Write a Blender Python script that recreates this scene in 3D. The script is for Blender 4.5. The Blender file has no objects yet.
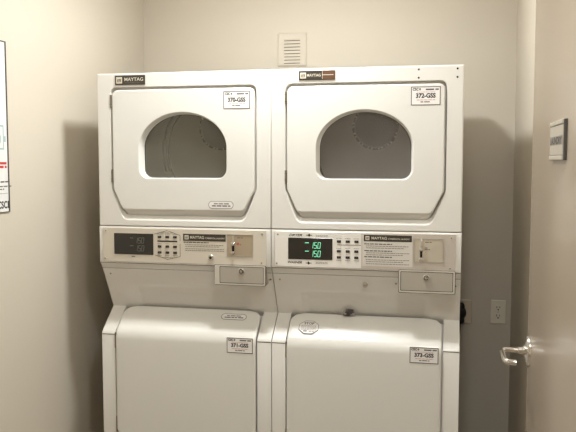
import bpy, bmesh, math, random
from mathutils import Vector, Matrix, noise
random.seed(7)
S = bpy.context.scene
COL = S.collection
PI = math.pi

# ------------------------------------------------------------------ camera
F_PX, YAW, PITCH = 746.28, 0.21217, 0.07547
cam_d = bpy.data.cameras.new('camera')
cam = bpy.data.objects.new('camera', cam_d)
COL.objects.link(cam)
cam_d.sensor_fit = 'HORIZONTAL'
cam_d.sensor_width = 36.0
cam_d.lens = 36.0 * F_PX / 576.0
cam_d.clip_start = 0.02
fw = Vector((-math.sin(YAW) * math.cos(PITCH), math.cos(YAW) * math.cos(PITCH), -math.sin(PITCH)))
rt = Vector((math.cos(YAW), math.sin(YAW), 0))
up = rt.cross(fw)
M3 = Matrix((rt, up, -fw)).transposed()
cam.matrix_world = Matrix.Translation((0.64234, -2.69018, 1.51073)) @ M3.to_4x4()
S.camera = cam

# ------------------------------------------------------------------ world, light levels, exposure
wd = bpy.data.worlds.new('world')
S.world = wd
wd.use_nodes = True
wd.node_tree.nodes['Background'].inputs[0].default_value = (1.0, 0.95, 0.88, 1)
wd.node_tree.nodes['Background'].inputs[1].default_value = 0.05
LAMP_STRENGTH = 126.0
LAMP_COLOR = (0.975, 1.0, 0.995, 1)
LAMP_XY = (0.0, -0.25)
FILL_XY = (0.62, -1.70)  # added fill light, lifts the fronts and side shadows
FILL_STRENGTH = 85.0
S.view_settings.view_transform = 'Standard'
S.view_settings.look = 'None'
S.view_settings.gamma = 1.0
S.view_settings.use_curve_mapping = False
S.view_settings.exposure = 0.75

# ------------------------------------------------------------------ sizes
W = 0.686                       # width of a machine
GAP = 0.003
TOP, ZD = 1.840, 1.2525         # top of dryer, bottom of dryer
XL, XR, YB, YF, CEIL = -0.877, 0.935, 0.90, -2.95, 2.52


# ------------------------------------------------------------------ materials
def srgb(c):
    return tuple((x / 255 / 12.92 if x / 255 <= 0.04045 else ((x / 255 + 0.055) / 1.055) ** 2.4) for x in c) + (1.0,)


def mat(name, col, rough=0.5, metal=0.0, coat=0.0, bump=0.0, bscale=200.0, vary=0.0, emit=0.0, spec=0.5, stretch=None):
    m = bpy.data.materials.new(name)
    m.use_nodes = True
    nt = m.node_tree
    b = nt.nodes['Principled BSDF']
    c = col if len(col) == 4 else srgb(col)
    b.inputs['Base Color'].default_value = c
    b.inputs['Roughness'].default_value = rough
    b.inputs['Metallic'].default_value = metal
    b.inputs['Coat Weight'].default_value = coat
    b.inputs['Specular IOR Level'].default_value = spec
    if emit:
        b.inputs['Emission Color'].default_value = c
        b.inputs['Emission Strength'].default_value = emit
    if bump or vary:
        tc = nt.nodes.new('ShaderNodeTexCoord')
        mp = nt.nodes.new('ShaderNodeMapping')
        nt.links.new(tc.outputs['Object'], mp.inputs[0])
        if stretch:
            mp.inputs['Scale'].default_value = stretch
        nz = nt.nodes.new('ShaderNodeTexNoise')
        nz.inputs['Scale'].default_value = bscale
        nz.inputs['Detail'].default_value = 3
        nt.links.new(mp.outputs[0], nz.inputs['Vector'])
        if bump:
            bp = nt.nodes.new('ShaderNodeBump')
            bp.inputs['Strength'].default_value = bump
            bp.inputs['Distance'].default_value = 0.002
            nt.links.new(nz.outputs['Fac'], bp.inputs['Height'])
            nt.links.new(bp.outputs['Normal'], b.inputs['Normal'])
        if vary:
            mx = nt.nodes.new('ShaderNodeMix')
            mx.data_type = 'RGBA'
            mx.inputs['A'].default_value = tuple(k * (1 - vary) for k in c[:3]) + (1,)
            mx.inputs['B'].default_value = tuple(min(1, k * (1 + vary)) for k in c[:3]) + (1,)
            nt.links.new(nz.outputs['Fac'], mx.inputs['Factor'])
            nt.links.new(mx.outputs['Result'], b.inputs['Base Color'])
    return m


def glass_mat(name, tint, fres=1.45, dust=(0.5, 0.47, 0.4, 1), film=0.13):
    m = bpy.data.materials.new(name)
    m.use_nodes = True
    nt = m.node_tree
    nt.nodes.remove(nt.nodes['Principled BSDF'])
    out = nt.nodes['Material Output']
    tr = nt.nodes.new('ShaderNodeBsdfTransparent')
    tr.inputs[0].default_value = tint
    gl = nt.nodes.new('ShaderNodeBsdfGlossy')
    gl.inputs['Roughness'].default_value = 0.06
    fr = nt.nodes.new('ShaderNodeFresnel')
    fr.inputs['IOR'].default_value = fres
    mx = nt.nodes.new('ShaderNodeMixShader')
    nt.links.new(fr.outputs[0], mx.inputs[0])
    nt.links.new(tr.outputs[0], mx.inputs[1])
    nt.links.new(gl.outputs[0], mx.inputs[2])
    df = nt.nodes.new('ShaderNodeBsdfDiffuse')
    df.inputs[0].default_value = dust
    tc = nt.nodes.new('ShaderNodeTexCoord')
    nz = nt.nodes.new('ShaderNodeTexNoise')
    nz.inputs['Scale'].default_value = 9
    nz.inputs['Detail'].default_value = 4
    nt.links.new(tc.outputs['Object'], nz.inputs['Vector'])
    mr = nt.nodes.new('ShaderNodeMapRange')
    mr.inputs['To Min'].default_value = film - 0.05
    mr.inputs['To Max'].default_value = film + 0.05
    nt.links.new(nz.outputs['Fac'], mr.inputs['Value'])
    m2 = nt.nodes.new('ShaderNodeMixShader')
    nt.links.new(mr.outputs[0], m2.inputs[0])
    nt.links.new(mx.outputs[0], m2.inputs[1])
    nt.links.new(df.outputs[0], m2.inputs[2])
    nt.links.new(m2.outputs[0], out.inputs[0])
    return m


WALL = mat('cream_wall_paint', (215, 206, 191), 0.55, bump=0.12, bscale=140, vary=0.015, spec=0.3)
CEILM = mat('white_ceiling_paint', (247, 244, 238), 0.8)
FLOORM = mat('beige_vinyl_floor', (150, 138, 122), 0.45, bump=0.05, bscale=30, vary=0.1)
ENAMEL = mat('white_enamel', (230, 226, 219), 0.3, coat=0.25)
ENAMEL2 = mat('white_enamel_door', (231, 228, 221), 0.28, coat=0.25)
SEAM = mat('dark_seam', (60, 54, 46), 0.8)
DRUM = mat('pale_drum_enamel', (238, 233, 226), 0.5, metal=0.0, vary=0.06, bscale=12)
DRUMD = mat('dark_perforated_steel', (36, 31, 30), 0.55, metal=0.3, vary=0.2, bscale=60)
HOLE = mat('black_hole', (22, 19, 17), 0.9)
GLINT = mat('bare_steel_rim', (235, 226, 220), 0.4, metal=0.3)
GLASSL = glass_mat('dryer_window_glass_green', (0.97, 0.97, 0.90, 1), 1.7, (0.52, 0.50, 0.42, 1))
GLASSR = glass_mat('dryer_window_glass_grey', (0.97, 0.94, 0.91, 1), 1.7, (0.52, 0.49, 0.46, 1))
GASKET = mat('dark_gasket', (70, 66, 60), 0.6)
STEEL = mat('brushed_steel', (205, 198, 188), 0.34, metal=0.85, bump=0.05, bscale=60, stretch=(1, 8, 8))
CREAMP = mat('cream_panel_enamel', (214, 205, 189), 0.38)
WHITEP = mat('white_panel_finish', (236, 231, 222), 0.4)
GREYP = mat('silver_label_film', (222, 216, 207), 0.42, metal=0.15)
BOXM = mat('grey_beige_metal', (186, 179, 167), 0.4, metal=0.25)
BOXF = mat('pale_metal_frame', (216, 210, 198), 0.35, metal=0.3)
PANELM = mat('satin_silver_panel', (212, 204, 194), 0.4, metal=0.45, bump=0.05, bscale=60, stretch=(1, 8, 8))
TAN = mat('tan_anodised_plate', (196, 180, 156), 0.42, metal=0.55)
SILVER = mat('coin_plate_silver', (216, 208, 192), 0.4, metal=0.6)
CHROME = mat('chrome', (225, 222, 218), 0.12, metal=1.0)
DARK = mat('dark_print', (38, 33, 30), 0.5)
INKD = mat('dark_grey_print', (84, 76, 70), 0.6)
INKG = mat('grey_print', (120, 112, 104), 0.6)
BROWNB = mat('dark_brown_badge', (62, 54, 46), 0.35)
LOGOC = mat('cream_badge_print', (222, 214, 194), 0.4)
ORANGE = mat('copper_badge_band', (100, 70, 50), 0.4)
PAPER = mat('white_sticker', (240, 236, 232), 0.5)
PAPER2 = mat('white_poster_paper', (238, 238, 236), 0.35)
PINK = mat('pale_red_print', (206, 150, 140), 0.6)
RED = mat('red_print', (200, 52, 44), 0.5)
TEAL = mat('pale_teal_print', (176, 196, 198), 0.6)
BLACKG = mat('black_display_glass', (40, 36, 31), 0.12, coat=0.3)
LEDON = mat('green_lit_digits', (130, 225, 180), 0.5, emit=0.42)
LEDOFF = mat('dim_digits', (112, 112, 104), 0.5)
RUBBER = mat('black_rubber', (20, 19, 18), 0.5)
HINGEM = mat('grey_hinge_metal', (124, 115, 102), 0.4, metal=0.4)
PLASTIC = mat('almond_plastic', (242, 234, 218), 0.35)
DOORM = mat('taupe_satin_door_paint', (170, 155, 136), 0.24, bump=0.1, bscale=5, stretch=(1, 60, 0.6), spec=0.5)
BANDM = mat('grey_sign_band', (168, 160, 148), 0.5)
SIGNM = mat('brushed_sign_metal', (214, 206, 192), 0.35, metal=0.5)
LINTD = mat('dark_lint', (92, 84, 84), 0.95, bump=1.0, bscale=300)
LINTG = mat('grey_lint', (168, 160, 150), 0.95, bump=1.0, bscale=300)


def lens_mat(name, strength):
    m = bpy.data.materials.new(name)
    m.use_nodes = True
    n = m.node_tree.nodes['Principled BSDF']
    n.inputs['Base Color'].default_value = (0.8, 0.8, 0.8, 1)
    n.inputs['Emission Color'].default_value = LAMP_COLOR
    n.inputs['Emission Strength'].default_value = strength
    return m


# ------------------------------------------------------------------ mesh helpers
class MB:
    """collects geometry (several materials) and links it as one mesh object"""

    def __init__(self, origin=(0, 0, 0)):
        self.bm = bmesh.new()
        self.mats = []
        self.o = Vector(origin)

    def mi(self, m):
        if m not in self.mats:
            self.mats.append(m)
        return self.mats.index(m)

    def take(self, b, m):
        i = self.mi(m)
        vm = {}
        for v in b.verts:
            vm[v] = self.bm.verts.new(v.co)
        for f in b.faces:
            try:
                nf = self.bm.faces.new([vm[v] for v in f.verts])
                nf.material_index = i
            except ValueError:
                pass
        b.free()

    def box(self, x0, x1, y0, y1, z0, z1, m, bev=0.0, seg=2):
        b = bmesh.new()
        bmesh.ops.create_cube(b, size=1)
        for v in b.verts:
            v.co = Vector(((x0 + x1) / 2 + v.co.x * (x1 - x0), (y0 + y1) / 2 + v.co.y * (y1 - y0), (z0 + z1) / 2 + v.co.z * (z1 - z0)))
        if bev:
            bmesh.ops.bevel(b, geom=b.edges[:] + b.verts[:], offset=bev, segments=seg, affect='EDGES', profile=0.5)
        self.take(b, m)

    def loft(self, loops, m, cap0=True, cap1=True, closed=True):
        b = bmesh.new()
        vs = [[b.verts.new(p) for p in lp] for lp in loops]
        n = len(loops[0])
        for a, c in zip(vs[:-1], vs[1:]):
            for i in range(n if closed else n - 1):
                j = (i + 1) % n
                b.faces.new((a[i], a[j], c[j], c[i]))
        if closed and cap0:
            b.faces.new(vs[0][::-1])
        if closed and cap1:
            b.faces.new(vs[-1])
        bmesh.ops.recalc_face_normals(b, faces=b.faces)
        self.take(b, m)

    def fill(self, loops, m, flip=None):
        """planar face bounded by the first loop with the others cut out"""
        b = bmesh.new()
        es = []
        for lp in loops:
            vv = [b.verts.new(p) for p in lp]
            for i in range(len(vv)):
                es.append(b.edges.new((vv[i], vv[(i + 1) % len(vv)])))
        bmesh.ops.triangle_fill(b, use_beauty=True, use_dissolve=False, edges=es)
        if flip is not None:
            for f in b.faces:
                f.normal_update()
                if f.normal.dot(Vector(flip)) < 0:
                    f.normal_flip()
        self.take(b, m)

    def cyl(self, p0, p1, r0, r1, m, n=24):
        p0, p1 = Vector(p0), Vector(p1)
        d = (p1 - p0).normalized()
        a = d.orthogonal().normalized()
        c = d.cross(a)
        ring = lambda p, r: [p + (a * math.cos(2 * PI * i / n) + c * math.sin(2 * PI * i / n)) * r for i in range(n)]
        self.loft([ring(p0, r0), ring(p1, r1)], m)

    def lathe(self, p, axis, prof, m, n=32, cap0=True, cap1=True):
        p = Vector(p)
        d = Vector(axis).normalized()
        a = d.orthogonal().normalized()
        c = d.cross(a)
        self.loft([[p + d * h + (a * math.cos(2 * PI * i / n) + c * math.sin(2 * PI * i / n)) * r for i in range(n)] for r, h in prof], m, cap0, cap1)

    def tube(self, pts, r, m, n=12):
        pts = [Vector(q) for q in pts]
        loops = []
        ref = None
        for i, q in enumerate(pts):
            t = (pts[min(i + 1, len(pts) - 1)] - pts[max(i - 1, 0)]).normalized()
            if ref is None:
                ref = t.orthogonal().normalized()
            a = (ref - t * ref.dot(t)).normalized()
            ref = a
            c = t.cross(a)
            rr = r[i] if isinstance(r, (list, tuple)) else r
            loops.append([q + (a * math.cos(2 * PI * k / n) + c * math.sin(2 * PI * k / n)) * rr for k in range(n)])
        self.loft(loops, m)

    def text(self, s, p, ux, uz, w, h, m, shear=0.0, bold=0.0, align='L'):
        """printed lettering fitted to width w and height h, lower left corner p"""
        cu = bpy.data.curves.new('lettering', 'FONT')
        cu.body = s
        cu.size = 1
        cu.shear = shear
        cu.offset = bold
        cu.resolution_u = 3
        ob = bpy.data.objects.new('lettering', cu)
        COL.objects.link(ob)
        dg = bpy.context.evaluated_depsgraph_get()
        dg.update()
        me = bpy.data.meshes.new_from_object(ob.evaluated_get(dg))
        bpy.data.objects.remove(ob)
        bpy.data.curves.remove(cu)
        if len(me.vertices):
            xs = [v.co.x for v in me.vertices]
            ys = [v.co.y for v in me.vertices]
            x0, x1, y0, y1 = min(xs), max(xs), min(ys), max(ys)
            p, ux, uz = Vector(p), Vector(ux), Vector(uz)
            b = bmesh.new()
            vs = [b.verts.new(p + ux * ((v.co.x - x0) / (x1 - x0) * w) + uz * ((v.co.y - y0) / max(1e-6, y1 - y0) * h)) for v in me.vertices]
            nrm = ux.cross(uz)
            for pl in me.polygons:
                try:
                    f = b.faces.new([vs[i] for i in pl.vertices])
                    f.normal_update()
                    if f.normal.dot(nrm) < 0:
                        f.normal_flip()
                except ValueError:
                    pass
            self.take(b, m)
        bpy.data.meshes.remove(me)

    def quad(self, p, ux, uz, w, h, m):
        b = bmesh.new()
        p, ux, uz = Vector(p), Vector(ux), Vector(uz)
        b.faces.new([b.verts.new(q) for q in (p, p + ux * w, p + ux * w + uz * h, p + uz * h)])
        self.take(b, m)

    def scribble(self, p, ux, uz, w, h, m, seed=0):
        """a line of print too small to read: a row of word-length dashes"""
        r = random.Random(seed)
        p, ux, uz = Vector(p), Vector(ux), Vector(uz)
        x = 0.0
        while x < w - h:
            L = min(w - x, h * r.uniform(2.0, 6.0))
            self.quad(p + ux * x, ux, uz, L, h, m)
            x += L + h * 0.8

    def frame(self, p, ux, uz, w, h, t, m):
        p, ux, uz = Vector(p), Vector(ux), Vector(uz)
        self.quad(p, ux, uz, w, t, m)
        self.quad(p + uz * (h - t), ux, uz, w, t, m)
        self.quad(p + uz * t, ux, uz, t, h - 2 * t, m)
        self.quad(p + ux * (w - t) + uz * t, ux, uz, t, h - 2 * t, m)

    def build(self, name, parent=None, smooth=30):
        me = bpy.data.meshes.new(name)
        bmesh.ops.translate(self.bm, verts=self.bm.verts, vec=-self.o)
        self.bm.to_mesh(me)
        self.bm.free()
        for m in self.mats:
            me.materials.append(m)
        if smooth:
            me.shade_smooth()
            me.set_sharp_from_angle(angle=math.radians(smooth))
        ob = bpy.data.objects.new(name, me)
        COL.objects.link(ob)
        if parent:
            ob.parent = parent
        return ob


def thing(name, loc, label, cat, group=None):
    o = bpy.data.objects.new(name, None)
    o.empty_display_size = 0.1
    COL.objects.link(o)
    o.location = loc
    tag(o, label, cat, group)
    return o


def tag(o, label=None, cat=None, group=None, kind=None):
    if label: o['label'] = label
    if cat: o['category'] = cat
    if group: o['group'] = group
    if kind: o['kind'] = kind
    return o


def rpoly(corners, seg=6):
    """corners: (a, b, radius) in order -> rounded outline as 2D points, seg+1 per corner"""
    out = []
    n = len(corners)
    for i, (a, b, r) in enumerate(corners):
        p = Vector((a, b))
        q = Vector(corners[i - 1][:2])
        s = Vector(corners[(i + 1) % n][:2])
        d0 = (q - p).normalized()
        d1 = (s - p).normalized()
        ang = d0.angle(d1)
        t = min(r / math.tan(ang / 2), (q - p).length * 0.49, (s - p).length * 0.49)
        rr = t * math.tan(ang / 2)
        c = p + (d0 + d1).normalized() * (rr / math.sin(ang / 2))
        v0 = p + d0 * t - c
        v1 = p + d1 * t - c
        a0 = math.atan2(v0.y, v0.x)
        da = (math.atan2(v1.y, v1.x) - a0 + PI) % (2 * PI) - PI
        for k in range(seg + 1):
            th = a0 + da * k / seg
            out.append((c.x + rr * math.cos(th), c.y + rr * math.sin(th)))
    return out


def xz(pts, y):
    return [Vector((a, y, b)) for a, b in pts]


UX, UZ = Vector((1, 0, 0)), Vector((0, 0, 1))

# ------------------------------------------------------------------ room
def slab(name, *a, m):
    b = MB()
    b.box(*a, m)
    return tag(b.build(name, smooth=0), kind='structure')


slab('floor', XL - 0.1, XR + 0.1, YF - 0.1, YB + 0.1, -0.1, 0, m=FLOORM)
slab('ceiling', XL - 0.1, XR + 0.1, YF - 0.1, YB + 0.1, CEIL, CEIL + 0.1, m=CEILM)
slab('wall_back', XL - 0.1, XR + 0.1, YB, YB + 0.1, 0, CEIL, m=WALL)
slab('wall_left', XL - 0.1, XL, YF, YB, 0, CEIL, m=WALL)
slab('wall_right', XR, XR + 0.1, YF, YB, 0, CEIL, m=WALL)
slab('wall_front', XL - 0.1, XR + 0.1, YF - 0.1, YF, 0, CEIL, m=WALL)

# the open door folded back along the right wall
DX, DY0, DY1 = 0.870, -1.402, -0.487
b = MB()
b.box(DX, DX + 0.045, DY0, DY1, 0.012, 2.14, DOORM, 0.005, 3)
door = tag(b.build('door_1'), kind='structure')
HZ, HY = 0.975, DY1 - 0.045
b = MB()
lev = []
b.tube([(DX - 0.004, HY, HZ), (DX - 0.016, HY, HZ)], 0.0145, CHROME, 20)
b.tube([(DX - 0.014, HY, HZ), (DX - 0.030, HY, HZ)], 0.0105, CHROME, 20)
b.tube([(DX - 0.028, HY, HZ), (DX - 0.064, HY, HZ), (DX - 0.071, HY - 0.003, HZ), (DX - 0.074, HY - 0.011, HZ),
        (DX - 0.074, HY - 0.050, HZ), (DX - 0.073, HY - 0.100, HZ - 0.002), (DX - 0.069, HY - 0.114, HZ - 0.003),
        (DX - 0.060, HY - 0.119, HZ - 0.004), (DX - 0.044, HY - 0.120, HZ - 0.004)],
       [0.0072, 0.0066, 0.0066, 0.0066, 0.0066, 0.0070, 0.0075, 0.0080, 0.0085], CHROME, 14)
h = tag(b.build('door_handle', door, 50), 'chrome lever handle')
b = MB()
b.lathe((DX, HY, HZ), (-1, 0, 0), [(0.044, 0), (0.044, 0.003), (0.040, 0.008), (0.022, 0.0105), (0.016, 0.013)], CHROME, 40)
b.build('rosette', h, 40)
for z in (0.25, 1.05, 1.88):
    b = MB()
    b.cyl((DX + 0.054, DY0 - 0.008, z - 0.05), (DX + 0.054, DY0 - 0.008, z + 0.05), 0.006, 0.006, STEEL, 14)
    b.box(DX + 0.045, DX + 0.054, DY0 - 0.004, DY0 + 0.03, z - 0.05, z + 0.05, STEEL)
    b.build('hinge', door)

# ------------------------------------------------------------------ ceiling lamps (the room's own light and an added fill)
def ceiling_lamp(lx, ly, lens, label):
    t = thing('ceiling_light', (lx, ly, CEIL), label, 'light', 'ceiling lamps')
    O = (lx, ly, CEIL)
    b = MB(O)
    b.lathe((lx, ly, CEIL), (0, 0, -1), [(0.125, 0), (0.125, 0.030), (0.119, 0.032), (0.108, 0.028)], CEILM, 48)
    b.build('lamp_base', t)
    b = MB(O)
    b.lathe((lx, ly, CEIL - 0.028), (0, 0, -1), [(0.106, -0.004), (0.107, 0.001), (0.100, 0.004), (0.072, 0.006), (0.02, 0.007)], lens, 48)
    b.build('diffuser', t)


ceiling_lamp(*LAMP_XY, lens_mat('lit_lamp_lens', LAMP_STRENGTH), 'shallow round ceiling lamp glowing just in front of the machines')
ceiling_lamp(*FILL_XY, lens_mat('added_fill_lens', FILL_STRENGTH), 'added fill light shaped as a shallow round ceiling lamp, well forward of the machines')  # unseen fill, added to soften shadows, built like the main lamp


# ------------------------------------------------------------------ dryers
def circle(cx, cz, r, n=72):
    return [(cx + r * math.cos(2 * PI * i / n), cz + r * math.sin(2 * PI * i / n)) for i in range(n)]


def window_outline(inset, n=48):
    a, top = 0.1765 - inset * 0.85, 0.138 - inset * 0.75
    cx, cz = 0.3425, 1.5530
    bot = 1.4370 + inset * 0.35
    r = max(0.04 - inset * 0.5, 0.02)
    pts = []
    for i in range(n + 1):
        th = PI * i / n
        c, s = math.cos(th), math.sin(th)
        pts.append((cx + a * c, cz + top * s))
    for k in range(9):
        th = PI + (PI / 2) * k / 8
        pts.append((cx - a + r + r * math.cos(th), bot + r + r * math.sin(th)))
    for k in range(9):
        th = 1.5 * PI + (PI / 2) * k / 8
        pts.append((cx + a - r + r * math.cos(th), bot + r + r * math.sin(th)))
    return pts


def sticker(name, parent, org, p, ux, uz, w, h, number, nrm, logo='CSC'):
    """equipment sticker: double border, owner mark, small print and the machine number"""
    b = MB(org)
    p, nrm = Vector(p), Vector(nrm)
    e = 0.0006
    c = [p, p + ux * w, p + ux * w + uz * h, p + uz * h]
    b.loft([[q for q in c], [q + nrm * e for q in c]], PAPER)
    q = p + nrm * (e + 0.0002)
    b.frame(q + ux * 0.0006 + uz * 0.0006, ux, uz, w - 0.0012, h - 0.0012, 0.0028, INKD)
    b.text(logo, q + ux * w * 0.06 + uz * h * 0.78, ux, uz, w * 0.20, h * 0.14, DARK, bold=0.045)
    b.text('o', q + ux * w * 0.28 + uz * h * 0.79, ux, uz, w * 0.055, h * 0.12, DARK, bold=0.08)
    b.scribble(q + ux * w * 0.50 + uz * h * 0.80, ux, uz, w * 0.43, h * 0.075, INKD, 2)
    b.text(number, q + ux * w * 0.17 + uz * h * 0.385, ux, uz, w * 0.66, h * 0.26, DARK, bold=0.042)
    b.scribble(q + ux * w * 0.20 + uz * h * 0.69, ux, uz, w * 0.62, h * 0.025, PINK, 3)
    b.scribble(q + ux * w * 0.20 + uz * h * 0.27, ux, uz, w * 0.62, h * 0.035, PINK, 5)
    b.scribble(q + ux * w * 0.33 + uz * h * 0.16, ux, uz, w * 0.36, h * 0.05, INKD, 8)
    return b.build(name, parent, 0)


def oval_label(parent, org, cx, cz, w, h, base, ux, uz, nrm, seed):
    b = MB(org)
    base, nrm = Vector(base), Vector(nrm)

    def cap(w_, h_, lift):
        r = h_ / 2
        pts = rpoly([(-w_ / 2, -r, r * 0.999), (w_ / 2, -r, r * 0.999), (w_ / 2, r, r * 0.999), (-w_ / 2, r, r * 0.999)], 8)
        return [base + ux * a + uz * c + nrm * lift for a, c in pts]
    b.loft([cap(w, h, 0.0), cap(w, h, 0.0005)], INKG)
    b.loft([cap(w - 0.004, h - 0.004, 0.0005), cap(w - 0.004, h - 0.004, 0.0008)], PAPER)
    q = base + nrm * 0.001
    b.scribble(q - ux * w * 0.28 + uz * h * 0.08, ux, uz, w * 0.6, h * 0.14, INKG, seed)
    b.scribble(q - ux * w * 0.36 - uz * h * 0.2, ux, uz, w * 0.74, h * 0.14, DARK, seed + 1)
    return b.build('oval_label', parent, 0)


def maker_mark(b, p, s, ux, uz, light, dark):
    """square maker's mark: light tile, three slanted strokes"""
    p = Vector(p)
    b.quad(p, ux, uz, s, s, light)
    n = ux.cross(uz).normalized() * 0.0002
    for k in range(3):
        q = p + n + ux * s * (0.16 + 0.23 * k) + uz * s * 0.3
        bb = bmesh.new()
        bb.faces.new([bb.verts.new(v) for v in (q, q + ux * s * 0.13, q + ux * s * 0.24 + uz * s * 0.42, q + ux * s * 0.08 + uz * s * 0.42)])
        b.take(bb, dark)
    b.quad(p + n + ux * s * 0.14 + uz * s * 0.2, ux, uz, s * 0.72, s * 0.06, dark)


def make_dryer(x0, right, label):
    org = (0, 0, ZD)
    t = thing('dryer', (x0, 0, ZD), label, 'dryer', 'stacked clothes dryers')
    # cabinet: rounded front edge, recess for the door, round drum opening
    rec0 = rpoly([(0.0505, 1.276 + 0.12, 0.03), (0.097, 1.2765, 0.03), (0.584, 1.2765, 0.03), (0.6345, 1.396, 0.03), (0.6345, 1.7885, 0.026), (0.0505, 1.7885, 0.026)])
    rec1 = rpoly([(0.0525, 1.397, 0.03), (0.0985, 1.2785, 0.03), (0.5825, 1.2785, 0.03), (0.6325, 1.397, 0.03), (0.6325, 1.7878, 0.026), (0.0525, 1.7878, 0.026)])
    rec2 = rpoly([(0.0565, 1.399, 0.03), (0.1035, 1.2940, 0.026), (0.5775, 1.2940, 0.026), (0.6285, 1.399, 0.03), (0.6285, 1.7868, 0.024), (0.0565, 1.7868, 0.024)])
    rec3 = rpoly([(0.0565, 1.399, 0.03), (0.1035, 1.2940, 0.026), (0.5775, 1.2940, 0.026), (0.6285, 1.399, 0.03), (0.6285, 1.7868, 0.024), (0.0565, 1.7868, 0.024)])
    b = MB(org)
    R = 0.005
    xa, xb = (-0.001, W + 0.003) if right else (-0.003, W + 0.001)
    loops = []
    for k in range(5):
        th = (PI / 2) * k / 4
        ins = R * (1 - math.sin(th))
        y = R * (1 - math.cos(th))
        loops.append(xz(rpoly([(xa + ins, ZD + 0.002 + ins * 0.5, 0.003), (xb - ins, ZD + 0.002 + ins * 0.5, 0.003), (xb - ins, TOP - ins, 0.004), (xa + ins, TOP - ins, 0.004)], 3), y))
    loops.append([Vector((v.x, 0.70, v.z)) for v in loops[-1]])
    b.loft(loops, ENAMEL, cap0=False)
    b.fill([loops[0], xz(rec0, 0)], ENAMEL, (0, -1, 0))
    b.loft([xz(rec0, 0), xz(rec1, 0.0008), xz(rec2, 0.017), xz(rec3, 0.024)], ENAMEL, False, False)
    CX, CZ = 0.3425, 1.5465
    hole = circle(CX, CZ, 0.215)
    b.fill([xz(rec3, 0.024), xz(hole, 0.024)], ENAMEL, (0, -1, 0))
    b.build('cabinet', t)
    # drum behind the window
    b = MB(org)
    prof = [(0.215, 0.0245), (0.218, 0.085), (0.272, 0.10), (0.284, 0.13)]
    prof += [(0.284, 0.50), (0.280, 0.512), (0.270, 0.520), (0.262, 0.516), (0.25, 0.522)]
    b.loft([xz(circle(CX, CZ, r), y) for r, y in prof], DRUM, False, True)
    for r0, r1, y0, y1 in ((0.2835, 0.2755, 0.508, 0.5175), (0.2600, 0.2535, 0.5155, 0.5205)):
        b.loft([xz(circle(CX, CZ, r0), y0), xz(circle(CX, CZ, (r0 + r1) / 2), min(y0, y1) - 0.003), xz(circle(CX, CZ, r1), y1)], DRUMD, False, False)
    for k in range(3):
        a = math.radians((205 if not right else 250) + 120 * k)
        d = Vector((math.cos(a), 0, math.sin(a)))
        s = Vector((-math.sin(a), 0, math.cos(a)))
        c = Vector((CX, 0, CZ)) + d * 0.284
        lp = []
        for y in (0.14, 0.17, 0.45, 0.48):
            hgt = 0.05 if 0.15 < y < 0.46 else 0.004
            lp.append([c + s * u + d * (-v) + Vector((0, y, 0)) for u, v in ((-0.03, -0.002), (-0.012, hgt), (0.012, hgt), (0.03, -0.002))])
        b.loft(lp, DRUM)
    dr = tag(b.build('drum', t, 40), 'pale grey drum')
    b = MB(org)
    gx, gz, gr, gy = 0.333, 1.650, 0.098, 0.5210
    b.lathe((gx, gy, gz), (0, -1, 0), [(gr, 0), (gr, 0.006), (gr - 0.008, 0.010), (gr - 0.014, 0.006), (0.01, 0.003)], DRUMD, 56)
    for k in range(40):
        a = 2 * PI * k / 40
        q = Vector((gx + (gr - 0.004) * math.cos(a), gy - 0.0102, gz + (gr - 0.004) * math.sin(a)))
        b.lathe(q, (0, -1, 0), [(0.0045, 0), (0.003, 0.0012)], GLINT if k % 3 else HOLE, 8)
    for i in range(-5, 6):
        for j in range(-5, 6):
            u, v = i * 0.0145 + (j % 2) * 0.007, j * 0.0135
            if u * u + v * v < (gr - 0.02) ** 2:
                b.lathe((gx + u, gy - 0.0062, gz + v), (0, -1, 0), [(0.0036, 0), (0.003, 0.0006)], HOLE, 8)
    b.build('vent_grille', dr)
    # door
    f0 = rpoly([(0.0595, 1.3985, 0.028), (0.1060, 1.2965, 0.022), (0.5750, 1.2965, 0.022), (0.6255, 1.3985, 0.028), (0.6255, 1.7765, 0.022), (0.0595, 1.7765, 0.022)])
    f1 = rpoly([(0.0595, 1.3985, 0.028), (0.0965, 1.3175, 0.022), (0.5845, 1.3175, 0.022), (0.6255, 1.3985, 0.028), (0.6255, 1.7765, 0.022), (0.0595, 1.7765, 0.022)])

    def ins(d):
        return rpoly([(0.0595 + d, 1.3985 + d * 0.3, 0.028), (0.0965 + d, 1.3175 + d, 0.022), (0.5845 - d, 1.3175 + d, 0.022), (0.6255 - d, 1.3985 + d * 0.3, 0.028), (0.6255 - d, 1.7765 - d, 0.022), (0.0595 + d, 1.7765 - d, 0.022)])
    b = MB(org)
    L = [xz(f0, 0.0225), xz(f0, 0.0205), xz(f1, 0.001), xz(ins(0.0012), -0.0022), xz(ins(0.004), -0.0040)]
    b.loft(L, ENAMEL2, False, False)
    wo = window_outline(0)
    b.fill([L[-1], xz(wo, -0.004)], ENAMEL2, (0, -1, 0))
    b.loft([xz(wo, -0.004), xz(window_outline(0.0022), -0.0028), xz(window_outline(0.0035), 0.0), xz(window_outline(0.012), 0.033)], ENAMEL2, False, False)
    b.loft([xz(window_outline(0.012), 0.033), xz(window_outline(0.0145), 0.0338)], GASKET, False, False)
    b.loft([xz(window_outline(0.012), 0.0335), xz(window_outline(-0.006), 0.0335), xz(window_outline(-0.004), 0.0222)], ENAMEL2, False, False)
    b.fill([xz(f0, 0.0225), xz(window_outline(-0.004), 0.0222)], ENAMEL2, (0, 1, 0))
    d = b.build('door', t)
    b = MB(org)
    w1 = window_outline(0.0125)
    b.loft([xz(w1, 0.0342), xz(w1, 0.0375)], GLASSR if right else GLASSL)
    tag(b.build('window_glass', d, 0), 'dim grey window glass' if right else 'smoky green-grey window glass')
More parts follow.
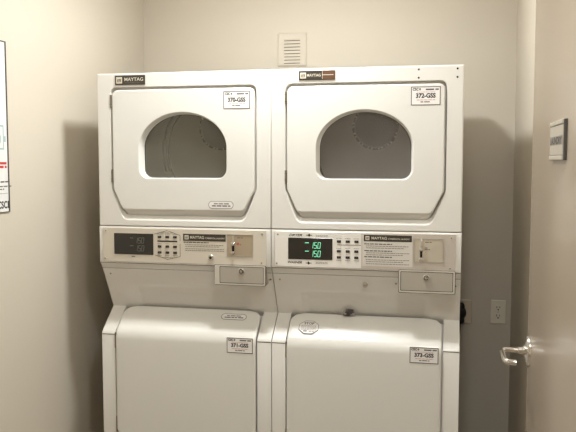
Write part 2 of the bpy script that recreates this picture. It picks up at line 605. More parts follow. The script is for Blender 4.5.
    for z in (1.735, 1.448):
        b = MB(org)
        b.cyl((0.0545, 0.001, z - 0.024), (0.0545, 0.001, z + 0.024), 0.0042, 0.0042, HINGEM, 14)
        b.box(0.0545, 0.0605, -0.001, 0.016, z - 0.022, z + 0.022, HINGEM, 0.0008, 1)
        for dz in (-0.012, 0.012):
            b.cyl((0.0545, 0.001, z + dz - 0.0008), (0.0545, 0.001, z + dz + 0.0008), 0.0045, 0.0045, SEAM, 14)
        tag(b.build('hinge', d), 'small grey metal hinge')
    num = '372-GSS' if right else '370-GSS'
    sticker('number_sticker', d, org, (0.5065, -0.004, 1.7005 if right else 1.6975), UX, UZ, 0.1035, 0.0665, num, (0, -1, 0))
    if not right:
        oval_label(d, org, 0, 0, 0.098, 0.029, (0.4945, -0.004, 1.3405), UX, UZ, (0, -1, 0), 11)
    # maker's badge
    b = MB(org)
    if right:
        x, x1, z0, z1 = 0.1035, 0.2365, 1.7975, 1.8315
    else:
        x, x1, z0, z1 = 0.0735, 0.1965, 1.7950, 1.8315
    w_, h_ = x1 - x, z1 - z0
    if right:
        b.box(x - 0.003, x1 + 0.003, -0.0012, 0.0, z0 - 0.004, z1 + 0.001, WHITEP, 0.0005, 1)
    b.box(x, x1, -0.003, -0.0002, z0, z1, BROWNB, 0.001, 2)
    y = -0.0032
    ms = h_ * (0.62 if right else 0.66)
    maker_mark(b, (x + h_ * 0.16, y, z0 + (h_ - ms) / 2), ms, UX, UZ, LOGOC, BROWNB)
    if right:
        b.text('MAYTAG', (x + w_ * 0.225, y, z0 + h_ * 0.36), UX, UZ, w_ * 0.38, h_ * 0.30, LOGOC, bold=0.01)
        b.quad((x + w_ * 0.655, y, z0 + h_ * 0.06), UX, UZ, w_ * 0.335, h_ * 0.88, ORANGE)
        b.quad((x + w_ * 0.655, y - 0.0002, z0 + h_ * 0.5), UX, UZ, w_ * 0.30, h_ * 0.06, LOGOC)
        b.quad((x + w_ * 0.645, y - 0.0002, z0 + h_ * 0.08), UX, UZ, w_ * 0.012, h_ * 0.84, LOGOC)
    else:
        b.text('MAYTAG', (x + w_ * 0.32, y, z0 + h_ * 0.40), UX, UZ, w_ * 0.62, h_ * 0.36, LOGOC, bold=0.012)
        b.text('COMMERCIAL', (x + w_ * 0.33, y, z0 + h_ * 0.18), UX, UZ, w_ * 0.5, h_ * 0.11, INKG)
    tag(b.build('badge', t, 0), 'dark brown nameplate with a copper right end' if right else 'dark brown nameplate with cream lettering')
    if right:
        for xx in (0.533, 0.666):
            for zz in (1.8265, 1.7975):
                b = MB(org)
                b.lathe((xx, 0, zz), (0, -1, 0), [(0.0036, 0), (0.003, 0.0006)], HOLE, 12)
                tag(b.build('screw_hole', t), 'small dark hole')
    return t


# ------------------------------------------------------------------ washers
ZP = 1.1075                                     # bottom of the control band
FACE0, FACE1 = (0.0222, 1.0835), (0.1129, 0.9153)   # slanted face, top and bottom (y, z)
RAMP1 = (0.0046, 0.8302)
fd = Vector((FACE1[0] - FACE0[0], FACE1[1] - FACE0[1])).normalized()
FN = Vector((0, fd.y, -fd.x)).normalized()      # outward normal of the slanted face
if FN.y > 0:
    FN = -FN


def face_y(z):
    return FACE0[0] + (FACE0[1] - z) / (FACE0[1] - FACE1[1]) * (FACE1[0] - FACE0[0])


def screw(parent, org, p, nrm, r=0.0042, m=None):
    b = MB(org)
    n = Vector(nrm).normalized()
    p = Vector(p)
    b.lathe(p, n, [(r, 0), (r, 0.0012), (r * 0.6, 0.0022)], m or STEEL, 14)
    b.lathe(p + n * 0.0022, n, [(r * 0.45, 0), (r * 0.4, 0.0001)], HOLE, 8)
    return b.build('screw', parent)


def make_washer(x0, right, label):
    org = (0, 0, 0)
    t = thing('washer', (x0, 0, 0), label, 'washer', 'washers under the dryers')

    # cabinet: one profile swept across the width, stepped back behind the door, dished above it
    def profile(x, inset, dish):
        p = [(0.70, 0.0), (0.70, ZD), (0.004, ZD), (0.0015, ZD - 0.001), (0.0005, ZD - 0.003), (0.0, ZD - 0.006), (0.0, ZP + 0.004), (0.001, ZP + 0.001), (0.003, ZP)]
        p += [(FACE0[0] - 0.003, FACE0[1] + 0.003), FACE0, (FACE0[0] + 0.001, FACE0[1] - 0.004)]
        for k in range(1, 9):
            u = k / 9
            z = FACE0[1] + (FACE1[1] - FACE0[1]) * u
            y = FACE0[0] + (FACE1[0] - FACE0[0]) * u
            w = max(0.0, min(1.0, (u - 0.42) / 0.2))
            w = w * w * (3 - 2 * w)
            p.append((y + dish * w, z))
        p.append((FACE1[0] + dish, FACE1[1] + 0.0))
        p.append((FACE1[0] - 0.004 + dish * 0.7 + inset, FACE1[1] - 0.0036 - inset * 0.6))
        p.append((RAMP1[0] + 0.010 + inset, RAMP1[1] + 0.0082 - inset * 0.6))
        p.append((RAMP1[0] + 0.003 + inset, RAMP1[1] + 0.0015 - inset * 0.6))
        p.append((RAMP1[0] + inset, RAMP1[1] - 0.005 - inset * 0.6))
        p.append((RAMP1[0] + inset, 0.4145))
        p.append((RAMP1[0] + inset, 0.4135))
        p.append((RAMP1[0], 0.4125))
        p.append((RAMP1[0], 0.085))
        p.append((0.045, 0.08))
        p.append((0.045, 0.0))
        return [Vector((x, y, z)) for y, z in p]
    b = MB(org)
    IN = 0.028
    xa, xb = (0.0, W + 0.003) if right else (-0.003, W)
    st = [(xa, 0, 0), (0.0520, 0, 0), (0.0521, IN, 0), (0.095, IN, 0), (0.105, IN, 0.003), (0.120, IN, 0.010), (0.130, IN, 0.012)]
    st += [(0.555, IN, 0.012), (0.565, IN, 0.010), (0.580, IN, 0.003), (0.590, IN, 0), (0.6314, IN, 0), (0.6315, 0, 0), (xb, 0, 0)]
    b.loft([profile(*s) for s in st], ENAMEL)
    cab = b.build('cabinet', t, 25)
    # seam that runs across the side strips under the slope, and under the control band
    for sa, sb, y0, y1, z0, z1 in ((xa + 0.0008, 0.0523, RAMP1[0] - 0.0004, RAMP1[0] + 0.004, 0.8215, 0.8240),
                                   (0.6312, xb - 0.0008, RAMP1[0] - 0.0004, RAMP1[0] + 0.004, 0.8215, 0.8240),
                                   (xa + 0.0008, xb - 0.0008, -0.0002, 0.003, ZP + 0.0005, ZP + 0.0022),
                                   (xa + 0.001, xb - 0.001, FACE0[0] - 0.0016, FACE0[0] + 0.003, FACE0[1] + 0.0005, FACE0[1] + 0.0022)):
        b = MB(org)
        b.box(sa, sb, y0, y1, z0, z1, SEAM)
        tag(b.build('seam', cab, 0), 'thin dark joint line')
    for xx, zz in ((0.024, 1.0598), (0.6725, 1.0570)):
        screw(cab, org, (xx, face_y(zz), zz), FN)

    # door: wraps over the sloping top and down the front
    prof = []
    n1 = 10
    for k in range(n1 + 1):
        u = k / n1
        y = 0.1085 + (0.026 - 0.1085) * u
        z = 0.9195 + (0.8545 - 0.9195) * u
        bul = 0.0045 * math.sin(PI * (0.15 + 0.75 * u))
        prof.append((y - bul * 0.6, z + bul * 0.8))
    for k in range(1, 9):
        th = k / 9
        a0 = Vector((0.0236, 0.8560))
        a1 = Vector((-0.0018, 0.8370))
        a2 = Vector((-0.0022, 0.8060))
        q = a0 * (1 - th) ** 2 + a1 * 2 * th * (1 - th) + a2 * th ** 2
        prof.append((q.x, q.y))
    zb = 0.4185
    for k in range(13):
        prof.append((-0.0022, 0.806 + (zb + 0.03 - 0.806) * k / 12))
    for k in range(1, 9):
        prof.append((-0.0022, zb + 0.03 - 0.03 * math.sin(PI / 2 * k / 8)))
    s = [0.0]
    for a, c in zip(prof[:-1], prof[1:]):
        s.append(s[-1] + math.dist(a, c))

    def edge(i):
        sb, se = s[i], s[-1] - s[i]
        d = 0.0
        R1 = 0.046
        if sb < R1:
            d = R1 - math.sqrt(max(0, R1 * R1 - (R1 - sb) ** 2))
        R2 = 0.028
        if se < R2:
            d = max(d, R2 - math.sqrt(max(0, R2 * R2 - (R2 - se) ** 2)))
        return 0.0572 + d, 0.6262 - d
    cols = [0, 0.004, 0.012, 0.03] + [0.03 + 0.94 * k / 12 for k in range(1, 12)] + [0.97, 0.988, 0.996, 1.0]
    b = MB(org)
    bb = bmesh.new()
    outer, inner = [], []
    for i, (y, z) in enumerate(prof):
        a, c = edge(i)
        j0, j1 = max(i - 1, 0), min(i + 1, len(prof) - 1)
        tg = Vector((prof[j1][0] - prof[j0][0], prof[j1][1] - prof[j0][1])).normalized()
        nn = Vector((0, tg.y, -tg.x))
        if nn.y > 0: nn = -nn
        ro = []
        for u in cols:
            dd = min(u, 1 - u) * (c - a)
            rnd = 0.003 * max(0.0, 1 - dd / 0.006) ** 2
            fade = min(s[i], s[-1] - s[i])
            rnd = max(rnd, 0.003 * max(0.0, 1 - fade / 0.006) ** 2)
            ro.append(bb.verts.new(Vector((a + (c - a) * u, y, z)) - nn * rnd))
        outer.append(ro)
        inner.append((bb.verts.new(Vector((a + 0.001, y, z)) - nn * 0.012), bb.verts.new(Vector((c - 0.001, y, z)) - nn * 0.012)))
    for i in range(len(prof) - 1):
        for j in range(len(cols) - 1):
            bb.faces.new((outer[i][j], outer[i][j + 1], outer[i + 1][j + 1], outer[i + 1][j]))
        bb.faces.new((outer[i][0], outer[i + 1][0], inner[i + 1][0], inner[i][0]))
        bb.faces.new((outer[i][-1], inner[i][1], inner[i + 1][1], outer[i + 1][-1]))
        bb.faces.new((inner[i][0], inner[i + 1][0], inner[i + 1][1], inner[i][1]))
    bb.faces.new(outer[0][::-1] + [inner[0][0], inner[0][1]])
    bb.faces.new(outer[-1] + [inner[-1][1], inner[-1][0]])
    bmesh.ops.recalc_face_normals(bb, faces=bb.faces)
    b.take(bb, ENAMEL2)
    d = b.build('door', t, 40)
    for z in (0.80, 0.462):
        b = MB(org)
        b.cyl((0.0550, 0.0035, z - 0.03), (0.0550, 0.0035, z + 0.03), 0.0036, 0.0036, HINGEM, 12)
        tag(b.build('hinge', d), 'narrow grey hinge at the door edge')
    num = '373-GSS' if right else '371-GSS'
    zz = 0.7795 if right else 0.7790
    # lies on the vertical part of the front
    sticker('number_sticker', d, org, (0.513, -0.0022, zz - 0.003), UX, UZ, 0.1035, 0.0600, num, (0, -1, 0))
    # labels on the sloping top of the door
    i = 4
    P = [Vector((0, prof[k][0], prof[k][1])) for k in range(len(prof))]
    uzs = (P[2] - P[7]).normalized()
    ns = UX.cross(uzs).normalized()
    if not right:
        q = P[4] + (P[3] - P[4]) * 0.2
        oval_label(d, org, 0, 0, 0.102, 0.030, Vector((0.520, q.y, q.z)) + ns * 0.0006, UX, uzs, ns, 21)
    else:
        b = MB(org)
        q = Vector((0.1330, P[7].y, P[7].z)) + ns * 0.0012

        def octo(rx, rz, lift):
            return [q + UX * (rx * math.cos(PI / 8 + PI / 4 * k) / math.cos(PI / 8)) + uzs * (rz * math.sin(PI / 8 + PI / 4 * k) / math.cos(PI / 8)) + ns * lift for k in range(8)]
        b.loft([octo(0.0375, 0.0310, 0), octo(0.0375, 0.0310, 0.0005)], DARK)
        b.loft([octo(0.0360, 0.0292, 0.0005), octo(0.0360, 0.0292, 0.0008)], PAPER)
        o = q + ns * 0.001
        b.text('STOP', o - UX * 0.019 + uzs * 0.0125, UX, uzs, 0.038, 0.0115, DARK, bold=0.02)
        for k in range(4):
            b.scribble(o - UX * 0.029 + uzs * (0.0055 - 0.006 * k), UX, uzs, 0.058, 0.0020, INKG, 30 + k)
        b.scribble(o - UX * 0.019 - uzs * 0.0215, UX, uzs, 0.014, 0.005, DARK, 40)
        b.scribble(o + UX * 0.002 - uzs * 0.0215, UX, uzs, 0.02, 0.003, INKG, 41)
        tag(b.build('octagon_label', d, 0), 'white octagonal stop label')

    # control panel
    b = MB(org)
    pz0, pz1 = ZP + 0.0065, 1.2465
    px0, px1 = 0.0118, 0.6690
    b.box(px0, px1, -0.0024, 0.0004, pz0, pz1, PANELM if right else CREAMP, 0.0008, 1)
    if right:
        b.box(px0 + 0.002, 0.335, -0.0027, -0.0020, pz0 + 0.002, pz1 - 0.002, WHITEP)  # left part of the panel whiter than the rest
    y = -0.0029
    if right:
        b.text('DRYER', (0.067, y, 1.2285), UX, UZ, 0.050, 0.0085, DARK, shear=0.35, bold=0.03)
        b.text('WASHER', (0.063, y, 1.1275), UX, UZ, 0.054, 0.0085, DARK, shear=0.35, bold=0.03)
        for cx, cz in ((0.143, 1.2335), (0.141, 1.1300)):
            bb = bmesh.new()
            bb.faces.new([bb.verts.new((cx + u, y, cz + v)) for u, v in ((-0.006, 0), (0, -0.006), (0.006, 0), (0, 0.006))])
            b.take(bb, DARK)
            b.quad((cx - 0.011, y, cz - 0.0012), UX, UZ, 0.022, 0.0024, DARK)
        for k, cz in enumerate((1.2325, 1.2285, 1.1325, 1.1285)):
            b.scribble((0.168, y, cz), UX, UZ, 0.045, 0.0016, INKG, 50 + k)
        bar = (0.247, 0.334, 1.1990, 0.0024)
        b.quad((bar[0], y, bar[2]), UX, UZ, bar[1] - bar[0], bar[3], INKG)
    else:
        b.scribble((0.131, y, 1.1335), UX, UZ, 0.020, 0.0045, INKG, 60)
        b.quad((0.238, y, 1.1955), UX, UZ, 0.081, 0.0050, DARK)
        # hexagonal outline round the keys
        hx = [(0.226, 1.2240), (0.278, 1.2385), (0.330, 1.2210)]
        lx_ = [(0.226, 1.1435), (0.278, 1.1270), (0.330, 1.1395)]
        for pl in (hx, lx_):
            for (a, c), (e, f) in zip(pl[:-1], pl[1:]):
                dv = Vector((e - a, 0, f - c))
                L_ = dv.length
                dv.normalize()
                b.quad((a, y, c), dv, Vector((-dv.z, 0, dv.x)), L_, 0.0016, DARK)
        b.quad((0.3295, y, 1.2000), UX, UZ, 0.0016, 0.0210, DARK)
        b.quad((0.3295, y, 1.1395), UX, UZ, 0.0016, 0.0500, DARK)
        b.scribble((0.255, y, 1.2290), UX, UZ, 0.045, 0.0020, INKG, 62)
        b.scribble((0.255, y, 1.1345), UX, UZ, 0.045, 0.0020, INKG, 63)
    cols3 = (0.2535, 0.2862, 0.3177) if right else (0.2471, 0.2787, 0.3100)
    rows3 = (1.2130, 1.1770, 1.1545) if right else (1.2145, 1.1775, 1.1545)
    for r_, zz in enumerate(rows3):
        for c_, xx in enumerate(cols3):
            b.scribble((xx - 0.010, y, zz + (0.010 if r_ < 2 else -0.012)), UX, UZ, 0.020, 0.0014, INKG, 70 + r_ * 3 + c_)
    cp = tag(b.build('control_panel', t, 0), 'brushed silver control panel' if right else 'cream control panel')
    for zz in rows3:
        for xx in cols3:
            b = MB(org)
            b.box(xx - 0.0075, xx + 0.0075, -0.0052, -0.0026, zz - 0.0045, zz + 0.0045, DARK, 0.0012, 2)
            b.box(xx - 0.0010, xx + 0.0010, -0.0055, -0.0050, zz - 0.001, zz + 0.001, INKG)
            tag(b.build('button', cp), 'small dark key')
    # display
    b = MB(org)
    dx0, dx1, dz0, dz1 = (0.0640, 0.2300, 1.1430, 1.2232) if right else (0.0592, 0.2215, 1.1435, 1.2255)
    b.box(dx0, dx1, -0.0040, -0.0022, dz0, dz1, BLACKG, 0.0006, 1)
    ink = LEDON if right else LEDOFF
    yd = -0.0043
    for zz in ((1.1865, 1.1555) if right else (1.1890, 1.1585)):
        x1_ = 0.152 if right else 0.150
        seg7(b, '150', x1_ - 0.004, yd, zz - 0.001, 0.0400, 0.0215, ink)
        b.quad((x1_ - 0.024, yd, zz + 0.0175), UX, UZ, 0.014, 0.0026, ink)
    tag(b.build('display', cp, 0), 'black display with lit green digits' if right else 'black display with dim grey digits')
    # printed instruction plate
    b = MB(org)
    if right:
        lx0, lx1, lz0, lz1 = 0.3395, 0.5190, 1.1255, 1.2410
        b.box(lx0, lx1, -0.0030, -0.0020, lz0, lz1, GREYP)
        bx0, bx1, bz0, bz1 = 0.3445, 0.5165, 1.2160, 1.2395
        rows = [1.205, 1.198, 1.191, 1.180, 1.173, 1.166, 1.158, 1.148, 1.141, 1.133]
        heads = (1.205, 1.180, 1.158)
    else:
        bx0, bx1, bz0, bz1 = 0.3430, 0.5120, 1.2020, 1.2285
        rows = [1.1945, 1.186, 1.1795, 1.1705, 1.164]
        heads = (1.1945,)
    b.box(bx0, bx1, -0.0034, -0.0021, bz0, bz1, BROWNB)
    hb = bz1 - bz0
    yb_ = -0.0036
    maker_mark(b, (bx0 + 0.006, yb_, bz0 + hb * 0.2), hb * 0.6, UX, UZ, LOGOC, BROWNB)
    b.text('MAYTAG', (bx0 + 0.028, yb_, bz0 + hb * 0.30), UX, UZ, 0.055, hb * 0.42, LOGOC, bold=0.012)
    b.text('COMMERCIAL LAUNDRY', (bx0 + 0.087, yb_, bz0 + hb * 0.32), UX, UZ, 0.078, hb * 0.22, LOGOC, bold=0.012)
    for k, zz in enumerate(rows):
        hd = zz in heads
        b.scribble((bx0 + (0.002 if hd else 0.008), -0.0034, zz), UX, UZ, (0.10 if hd else 0.155 - 0.02 * (k % 3 == 2)), 0.0030 if hd else 0.0021, DARK if hd else INKG, 90 + k)
    tag(b.build('instruction_plate', cp, 0), 'printed plate with a dark name bar')
    for xx, zz in ((0.0250, 1.2350), (0.6540, 1.2345), (0.0205, 1.1262), (0.6510, 1.1250)):
        screw(cp, org, (xx, -0.0024, zz), (0, -1, 0), 0.0040)
    # coin mechanism: recessed plate with a slide and a slot
    cx0, cx1, cz0, cz1 = (0.5245, 0.6260, 1.1465, 1.2280) if right else (0.5185, 0.6165, 1.1500, 1.2285)
    PM = SILVER if right else TAN
    b = MB(org)
    fo = [(cx0 - 0.002, cz0 - 0.002), (cx1 + 0.002, cz0 - 0.002), (cx1 + 0.002, cz1 + 0.002), (cx0 - 0.002, cz1 + 0.002)]
    fi = [(cx0, cz0), (cx1, cz0), (cx1, cz1), (cx0, cz1)]
    b.loft([xz(fo, -0.0024), xz(fo, -0.0048), xz(fi, -0.0048), xz(fi, -0.0026)], STEEL, False, False)
    b.box(cx0 + 0.001, cx1 - 0.001, -0.0030, -0.0022, cz0 + 0.001, cz1 - 0.001, PM)
    xs = cx0 + (cx1 - cx0) * 0.25
    b.scribble((xs + 0.014, -0.0032, cz1 - 0.0125), UX, UZ, 0.022, 0.003, INKG, 130)
    b.scribble((xs + 0.012, -0.0032, cz1 - 0.0330), UX, UZ, 0.010, 0.003, RED if not right else INKG, 131)
    b.scribble((xs + 0.012, -0.0032, cz1 - 0.0385), UX, UZ, 0.018, 0.003, RED if not right else INKG, 132)
    cm = tag(b.build('coin_mechanism', t, 0), 'silver coin plate' if right else 'tan metal coin plate')
    b = MB(org)
    b.box(xs - 0.0035, xs + 0.0035, -0.0110, -0.003, cz0 + 0.004, cz1 - 0.003, STEEL, 0.001, 2)
    b.lathe((xs, -0.011, cz0 + (cz1 - cz0) * 0.57), (0, -1, 0), [(0.0075, 0), (0.0075, 0.003), (0.004, 0.005)], CHROME, 20)
    b.lathe((xs, -0.011, cz0 + 0.010), (0, -1, 0), [(0.0070, 0), (0.0070, 0.003), (0.004, 0.005)], CHROME, 20)
    tag(b.build('coin_slide', cm), 'narrow metal slide')
    b = MB(org)
    b.box(xs - 0.0042, xs + 0.0042, -0.0116, -0.0080, cz0 + 0.017, cz0 + 0.040, HOLE)
    tag(b.build('coin_slot', cm), 'black slot')
    # coin box below the panel
    bx0, bx1, bz0, bz1 = (0.4715, 0.6690, 1.0345, 1.1155) if right else (0.4680, 0.6660, 1.0385, 1.1135)
    b = MB(org)
    yf = -0.0060
    op = rpoly([(bx0, bz0, 0.004), (bx1, bz0, 0.004), (bx1, bz1, 0.004), (bx0, bz1, 0.004)], 3)
    l_ = 0.006
    il = bx0 + (0.006 if right else 0.020)
    ip = rpoly([(il, bz0 + l_, 0.003), (bx1 - l_, bz0 + l_, 0.003), (bx1 - l_, bz1 - 0.005, 0.003), (il, bz1 - 0.005, 0.003)], 3)
    back = [Vector((a, 0.062, c)) for a, c in op]
    b.loft([back, xz(op, yf + 0.002), [Vector((v.x * 0.998 + (bx0 + bx1) / 2 * 0.002, yf, v.z * 0.99 + (bz0 + bz1) / 2 * 0.01)) for v in xz(op, 0)]], BOXM, True, False)
    out_ = [Vector((v.x * 0.998 + (bx0 + bx1) / 2 * 0.002, yf, v.z * 0.99 + (bz0 + bz1) / 2 * 0.01)) for v in xz(op, 0)]
    b.fill([out_, xz(ip, yf)], BOXF, (0, -1, 0))
    ol = rpoly([(bx0 - 0.0018, bz0 - 0.0018, 0.005), (bx1 + 0.0018, bz0 - 0.0018, 0.005), (bx1 + 0.0018, bz1 + 0.0014, 0.005), (bx0 - 0.0018, bz1 + 0.0014, 0.005)], 3)
    b.loft([xz(ol, 0.0030), xz(ol, -0.0030)], SEAM)
    b.loft([xz(ip, yf), xz(ip, yf + 0.004)], SEAM, False, True)
    cb = tag(b.build('coin_box', t), 'grey metal coin box')
    ip2 = rpoly([(il + 0.0022, bz0 + l_ + 0.0022, 0.003), (bx1 - l_ - 0.0022, bz0 + l_ + 0.0022, 0.003), (bx1 - l_ - 0.0022, bz1 - 0.0072, 0.003), (il + 0.0022, bz1 - 0.0072, 0.003)], 3)
    b = MB(org)
    b.loft([xz(ip2, yf + 0.0035), xz(ip2, yf + 0.0005)], BOXM)
    tag(b.build('coin_door', cb), 'plain metal lid')
    cx, cz = (0.5690, 1.0905) if right else (0.5740, 1.0925)
    b = MB(org)
    b.lathe((cx, yf, cz), (0, -1, 0), [(0.0115, 0), (0.0115, 0.004), (0.0085, 0.0060)], CHROME, 28)
    b.lathe((cx, yf - 0.0055, cz), (0, -1, 0), [(0.0088, 0), (0.0086, 0.0007)], DARK, 24)
    b.lathe((cx, yf - 0.006, cz), (0, -1, 0), [(0.0060, 0), (0.0056, 0.0012)], CHROME, 24)
    b.quad((cx + 0.0005, yf - 0.0073, cz - 0.001), Vector((0.7, 0, 0.7)), Vector((-0.7, 0, 0.7)), 0.006, 0.002, DARK)
    tag(b.build('lock', cb), 'round chrome lock')
    for xx in ((0.4595, 0.6770) if not right else (0.4590,)):
        screw(cab, org, (xx, face_y(1.058), 1.058), FN, 0.0045, CHROME)
    b = MB(org)
    if right:
        p = Vector((0.3462, face_y(1.051), 1.051))
        b.lathe(p, FN, [(0.0095, 0), (0.0095, 0.004), (0.0075, 0.012), (0.003, 0.014)], STEEL, 24)
        tag(b.build('key_lock', t), 'small round grey lock on the sloping band')
    else:
        p = Vector((0.4531, -0.0024, 1.1393))
        b.lathe(p, (0, -1, 0), [(0.0115, 0), (0.0115, 0.003), (0.009, 0.006)], CHROME, 28)
        b.lathe(p + Vector((0, -0.006, 0)), (0, -1, 0), [(0.0055, 0), (0.005, 0.0006)], DARK, 16)
        tag(b.build('key_lock', t), 'small round chrome lock in the panel')
    return t


SEGS = {'1': 'bc', '5': 'afgcd', '0': 'abcdef'}


def seg7(b, s, x, y, z, w, h, m):
    """seven-segment figures, slightly slanted"""
    cw = w / len(s)
    sl = 0.12
    for k, ch in enumerate(s):
        x0 = x + k * cw
        x1 = x0 + cw * 0.66
        tk = 0.0019

        def q(a, c, e, f):
            o = Vector((a + (c - z) * sl, y, c))
            e_ = Vector((e + (f - z) * sl, y, f))
            dv = e_ - o
            L = dv.length
            dv.normalize()
            nn = Vector((-dv.z, 0, dv.x))
            b.quad(o - nn * tk / 2, dv, nn, L, tk, m)
        for g in SEGS[ch]:
            if g == 'a': q(x0, z + h, x1, z + h)
            if g == 'd': q(x0, z, x1, z)
            if g == 'g': q(x0, z + h / 2, x1, z + h / 2)
            if g == 'f': q(x0, z + h / 2, x0, z + h)
            if g == 'e': q(x0, z, x0, z + h / 2)
            if g == 'b': q(x1, z + h / 2, x1, z + h)
            if g == 'c': q(x1, z, x1, z + h / 2)


XLEFT = -W - GAP
make_dryer(XLEFT, False, 'left white front-loading dryer numbered 370-GSS, with an oval label low on its door')
make_dryer(0.0, True, 'right white front-loading dryer numbered 372-GSS, with the copper-ended nameplate')
make_washer(XLEFT, False, 'left white washer numbered 371-GSS with cream control panel and unlit display')
make_washer(0.0, True, 'right white washer numbered 373-GSS with octagonal stop label and lit green display')

# ------------------------------------------------------------------ crumpled scrap behind the right washer door
def lump(b, c, r, sc, m, seed):
    bb = bmesh.new()
    bmesh.ops.create_icosphere(bb, subdivisions=3, radius=1)
    for v in bb.verts:
        n = v.co.normalized()
        k = 1 + 0.35 * noise.noise(n * 1.9 + Vector((seed, 0, 0))) + 0.22 * noise.noise(n * 4.5 + Vector((0, seed, 0)))
        v.co = Vector((n.x * sc[0], n.y * sc[1], n.z * sc[2])) * r * k + Vector(c)
    b.take(bb, m)


b = MB((0.275, 0.095, 0.918))
lump(b, (0.280, 0.098, 0.934), 0.014, (1.25, 0.75, 0.75), LINTD, 2.0)
lump(b, (0.263, 0.098, 0.928), 0.010, (0.95, 0.9, 0.95), LINTG, 5.0)
lump(b, (0.291, 0.098, 0.926), 0.010, (1.2, 0.8, 0.7), LINTG, 8.0)
lump(b, (0.275, 0.094, 0.923), 0.008, (1.9, 0.8, 0.5), LINTD, 9.0)
o = b.build('lint_scrap', smooth=0)
o.location = (0.275, 0.095, 0.918)
tag(o, 'small crumpled dark grey scrap lying at the back of the right washer door', 'scrap')

# ------------------------------------------------------------------ back wall fittings
def plate(b, x0, x1, z0, z1, th, bev, m, r=0.004):
    def rr(d):
        return rpoly([(x0 + d, z0 + d, r), (x1 - d, z0 + d, r), (x1 - d, z1 - d, r), (x0 + d, z1 - d, r)], 4)
    b.loft([xz(rr(0), YB), xz(rr(0), YB - th + bev), xz(rr(bev), YB - th)], m)


vx0, vx1, vz0, vz1 = -0.1815, -0.0375, 1.9620, 2.1220
t = thing('wall_vent', ((vx0 + vx1) / 2, YB, vz0), 'small cream louvred vent plate on the wall above the machines', 'vent')
O = ((vx0 + vx1) / 2, YB, vz0)
b = MB(O)
plate(b, vx0, vx1, vz0, vz1, 0.009, 0.005, WALL)
for sx in (vx0 + 0.018, vx1 - 0.018):
    for sz in (vz0 + 0.014, vz1 - 0.014):
        b.lathe((sx, YB - 0.009, sz), (0, -1, 0), [(0.004, 0), (0.003, 0.0015)], WALL, 12)
b.build('vent_plate', t)
lx0, lx1 = vx0 + 0.033, vx1 - 0.0315
for k in range(8):
    zc = vz1 - 0.0370 - k * 0.0154
    b = MB(O)
    # hood that opens downward
    b.loft([[Vector((xx, YB - 0.0088, zc + 0.010)), Vector((xx, YB - 0.0145, zc + 0.001)), Vector((xx, YB - 0.0145, zc)), Vector((xx, YB - 0.0088, zc))] for xx in (lx0, lx1)], WALL)
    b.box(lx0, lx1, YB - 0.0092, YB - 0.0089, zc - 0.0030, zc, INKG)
    b.build('louvre', t)

ox0, ox1, oz0, oz1 = 0.8440, 0.9120, 0.7415, 0.8545
t = thing('duplex_outlet', ((ox0 + ox1) / 2, YB, oz0), 'almond duplex wall outlet with two empty sockets near the door', 'outlet')
O = ((ox0 + ox1) / 2, YB, oz0)
b = MB(O)
plate(b, ox0, ox1, oz0, oz1, 0.006, 0.003, PLASTIC)
b.lathe(((ox0 + ox1) / 2, YB - 0.006, (oz0 + oz1) / 2), (0, -1, 0), [(0.0032, 0), (0.0026, 0.001)], STEEL, 12)
b.build('cover_plate', t)
for zc in ((oz0 + oz1) / 2 + 0.0195, (oz0 + oz1) / 2 - 0.0195):
    xc = (ox0 + ox1) / 2
    b = MB(O)
    sh = rpoly([(xc - 0.017, zc - 0.0135, 0.009), (xc + 0.017, zc - 0.0135, 0.009), (xc + 0.017, zc + 0.0135, 0.009), (xc - 0.017, zc + 0.0135, 0.009)], 5)
    b.loft([xz(sh, YB - 0.0055), xz(sh, YB - 0.0080)], PLASTIC)
    ys = YB - 0.0083
    b.box(xc - 0.0078, xc - 0.0055, ys, ys + 0.001, zc - 0.001, zc + 0.0085, HOLE)
    b.box(xc + 0.0055, xc + 0.0078, ys, ys + 0.001, zc - 0.000, zc + 0.0075, HOLE)
    b.lathe((xc, ys + 0.001, zc - 0.0075), (0, -1, 0), [(0.0034, 0), (0.0034, 0.001)], HOLE, 12)
    b.build('socket', t)

px0, px1, pz0, pz1 = 0.6440, 0.7580, 0.7380, 0.8500
t = thing('power_outlet', ((px0 + px1) / 2, YB, pz0), 'square metal outlet plate partly hidden behind the right washer', 'outlet')
O = ((px0 + px1) / 2, YB, pz0)
b = MB(O)
plate(b, px0, px1, pz0, pz1, 0.006, 0.002, STEEL, 0.003)
b.build('cover_plate', t)
b = MB(O)
b.lathe(((px0 + px1) / 2 - 0.0035, YB - 0.006, 0.792), (0, -1, 0), [(0.027, 0), (0.027, 0.004)], RUBBER, 32)
tag(b.build('socket', t), 'round black socket')

pcx, pcz = 0.7020, 0.7920
t = thing('power_plug', (pcx, YB - 0.01, pcz), 'black round power plug pushed into the metal outlet beside the right washer', 'plug')
O = (pcx, YB - 0.01, pcz)
b = MB(O)
b.lathe((pcx - 0.004, YB - 0.0105, pcz), (0, -1, 0), [(0.030, 0), (0.034, 0.006), (0.034, 0.03), (0.028, 0.042), (0.012, 0.048)], RUBBER, 32)
b.box(pcx - 0.030, pcx + 0.022, YB - 0.052, YB - 0.012, pcz - 0.052, pcz + 0.049, RUBBER, 0.015, 4)
b.build('plug_body', t)
b = MB(O)
pts = []
for k in range(25):
    u = k / 24
    pts.append((pcx - 0.002 - 0.12 * u ** 1.5, YB - 0.032 + 0.005 * math.sin(u * 5), pcz - 0.05 - 0.66 * u))
b.tube(pts, 0.0075, RUBBER, 12)
tag(b.build('power_cord', t), 'black cord hanging behind the washer')

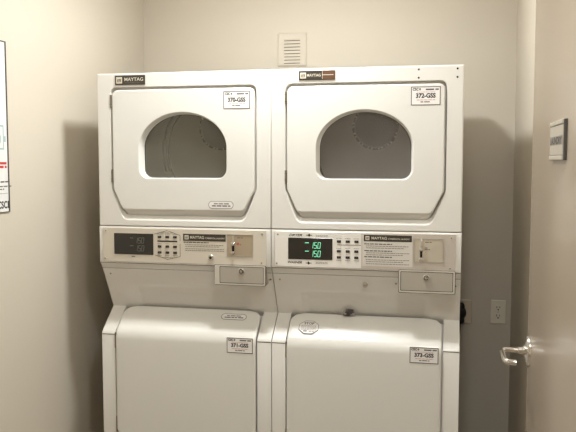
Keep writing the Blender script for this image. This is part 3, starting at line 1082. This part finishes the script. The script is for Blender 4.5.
# ------------------------------------------------------------------ notice on the left wall
ny0, ny1, nz0, nz1 = -0.770, -0.3225, 1.3270, 1.9200
t = thing('notice', (XL, (ny0 + ny1) / 2, nz0), 'white printed laundry notice in a thin dark border on the left wall', 'notice')
O = (XL, (ny0 + ny1) / 2, nz0)
UY = Vector((0, 1, 0))
b = MB(O)
b.box(XL, XL + 0.003, ny0 + 0.002, ny1 - 0.002, nz0 + 0.002, nz1 - 0.002, PAPER2)
xf = XL + 0.0033
b.quad((xf, ny0 + 0.01, 1.392), UY, UZ, ny1 - ny0 - 0.02, 0.0012, INKG)
b.text('CSC', (xf, ny1 - 0.0710, 1.3400), UY, UZ, 0.056, 0.0265, DARK, bold=0.03)
b.text('i', (xf, ny1 - 0.0125, 1.3400), UY, UZ, 0.0075, 0.0265, DARK, bold=0.05)
b.scribble((xf, ny1 - 0.22, 1.3460), UY, UZ, 0.13, 0.010, DARK, 150)
for k, zz in enumerate((1.4935, 1.4810)):
    b.scribble((xf, ny1 - 0.335, zz), UY, UZ, 0.322, 0.0085, RED, 152 + k)
for k, zz in enumerate((1.4310, 1.4150, 1.4055, 1.7600, 1.7450, 1.7300, 1.7000, 1.6850)):
    b.scribble((xf, ny0 + 0.03, zz), UY, UZ, (0.43 if k in (1,) else 0.41 - 0.012 * k) if k < 3 else 0.36, 0.0045, INKG if k else DARK, 160 + k)
# faint washing-machine drawing
b.frame((xf, ny1 - 0.110, 1.545), UY, UZ, 0.085, 0.085, 0.006, TEAL)
lp = lambda r: [Vector((xf, ny1 - 0.0675 + r * math.cos(2 * PI * k / 32), 1.582 + r * math.sin(2 * PI * k / 32))) for k in range(32)]
b.loft([lp(0.026), lp(0.020)], TEAL, False, False)
b.quad((xf, ny1 - 0.026, 1.572), UY, UZ, 0.012, 0.020, TEAL)
b.build('paper', t, 0)
b = MB(O)
for a in ((ny0, ny1, nz1 - 0.004, nz1), (ny0, ny1, nz0, nz0 + 0.0015), (ny0, ny0 + 0.003, nz0 + 0.0015, nz1 - 0.004), (ny1 - 0.006, ny1, nz0 + 0.0015, nz1 - 0.004)):
    b.box(XL, XL + 0.005, a[0], a[1], a[2], a[3], GASKET)
tag(b.build('frame', t, 0), 'thin dark edge')

# ------------------------------------------------------------------ room sign on the open door
sy0, sy1, sz0, sz1 = -1.1240, -0.9200, 1.5100, 1.5920
t = thing('room_sign', (DX, (sy0 + sy1) / 2, sz0), 'silver room sign with a grey lettered band on the open door', 'sign')
O = (DX, (sy0 + sy1) / 2, sz0)
b = MB(O)
b.box(DX - 0.006, DX, sy0, sy1, sz0, sz1, GASKET, 0.001, 1)
b.box(DX - 0.0085, DX - 0.005, sy0 + 0.010, sy1, sz0 + 0.0, sz0 + 0.009, SIGNM, 0.001, 1)
b.box(DX - 0.0085, DX - 0.005, sy0 + 0.010, sy1, sz1 - 0.009, sz1, SIGNM, 0.001, 1)
b.build('sign_frame', t)
b = MB(O)
b.box(DX - 0.0072, DX - 0.005, sy0 + 0.010, sy1 - 0.001, sz0 + 0.0105, sz1 - 0.0105, SIGNM)
xs = DX - 0.0075
b.quad((xs, sy1 - 0.001, sz0 + 0.031), Vector((0, -1, 0)), UZ, 0.193, 0.019, BANDM)
b.text('LAUNDRY', (xs - 0.0003, sy1 - 0.012, sz0 + 0.0325), Vector((0, -1, 0)), UZ, 0.172, 0.016, DARK, bold=0.03)
tag(b.build('sign_face', t, 0), 'silver face with dark lettering')
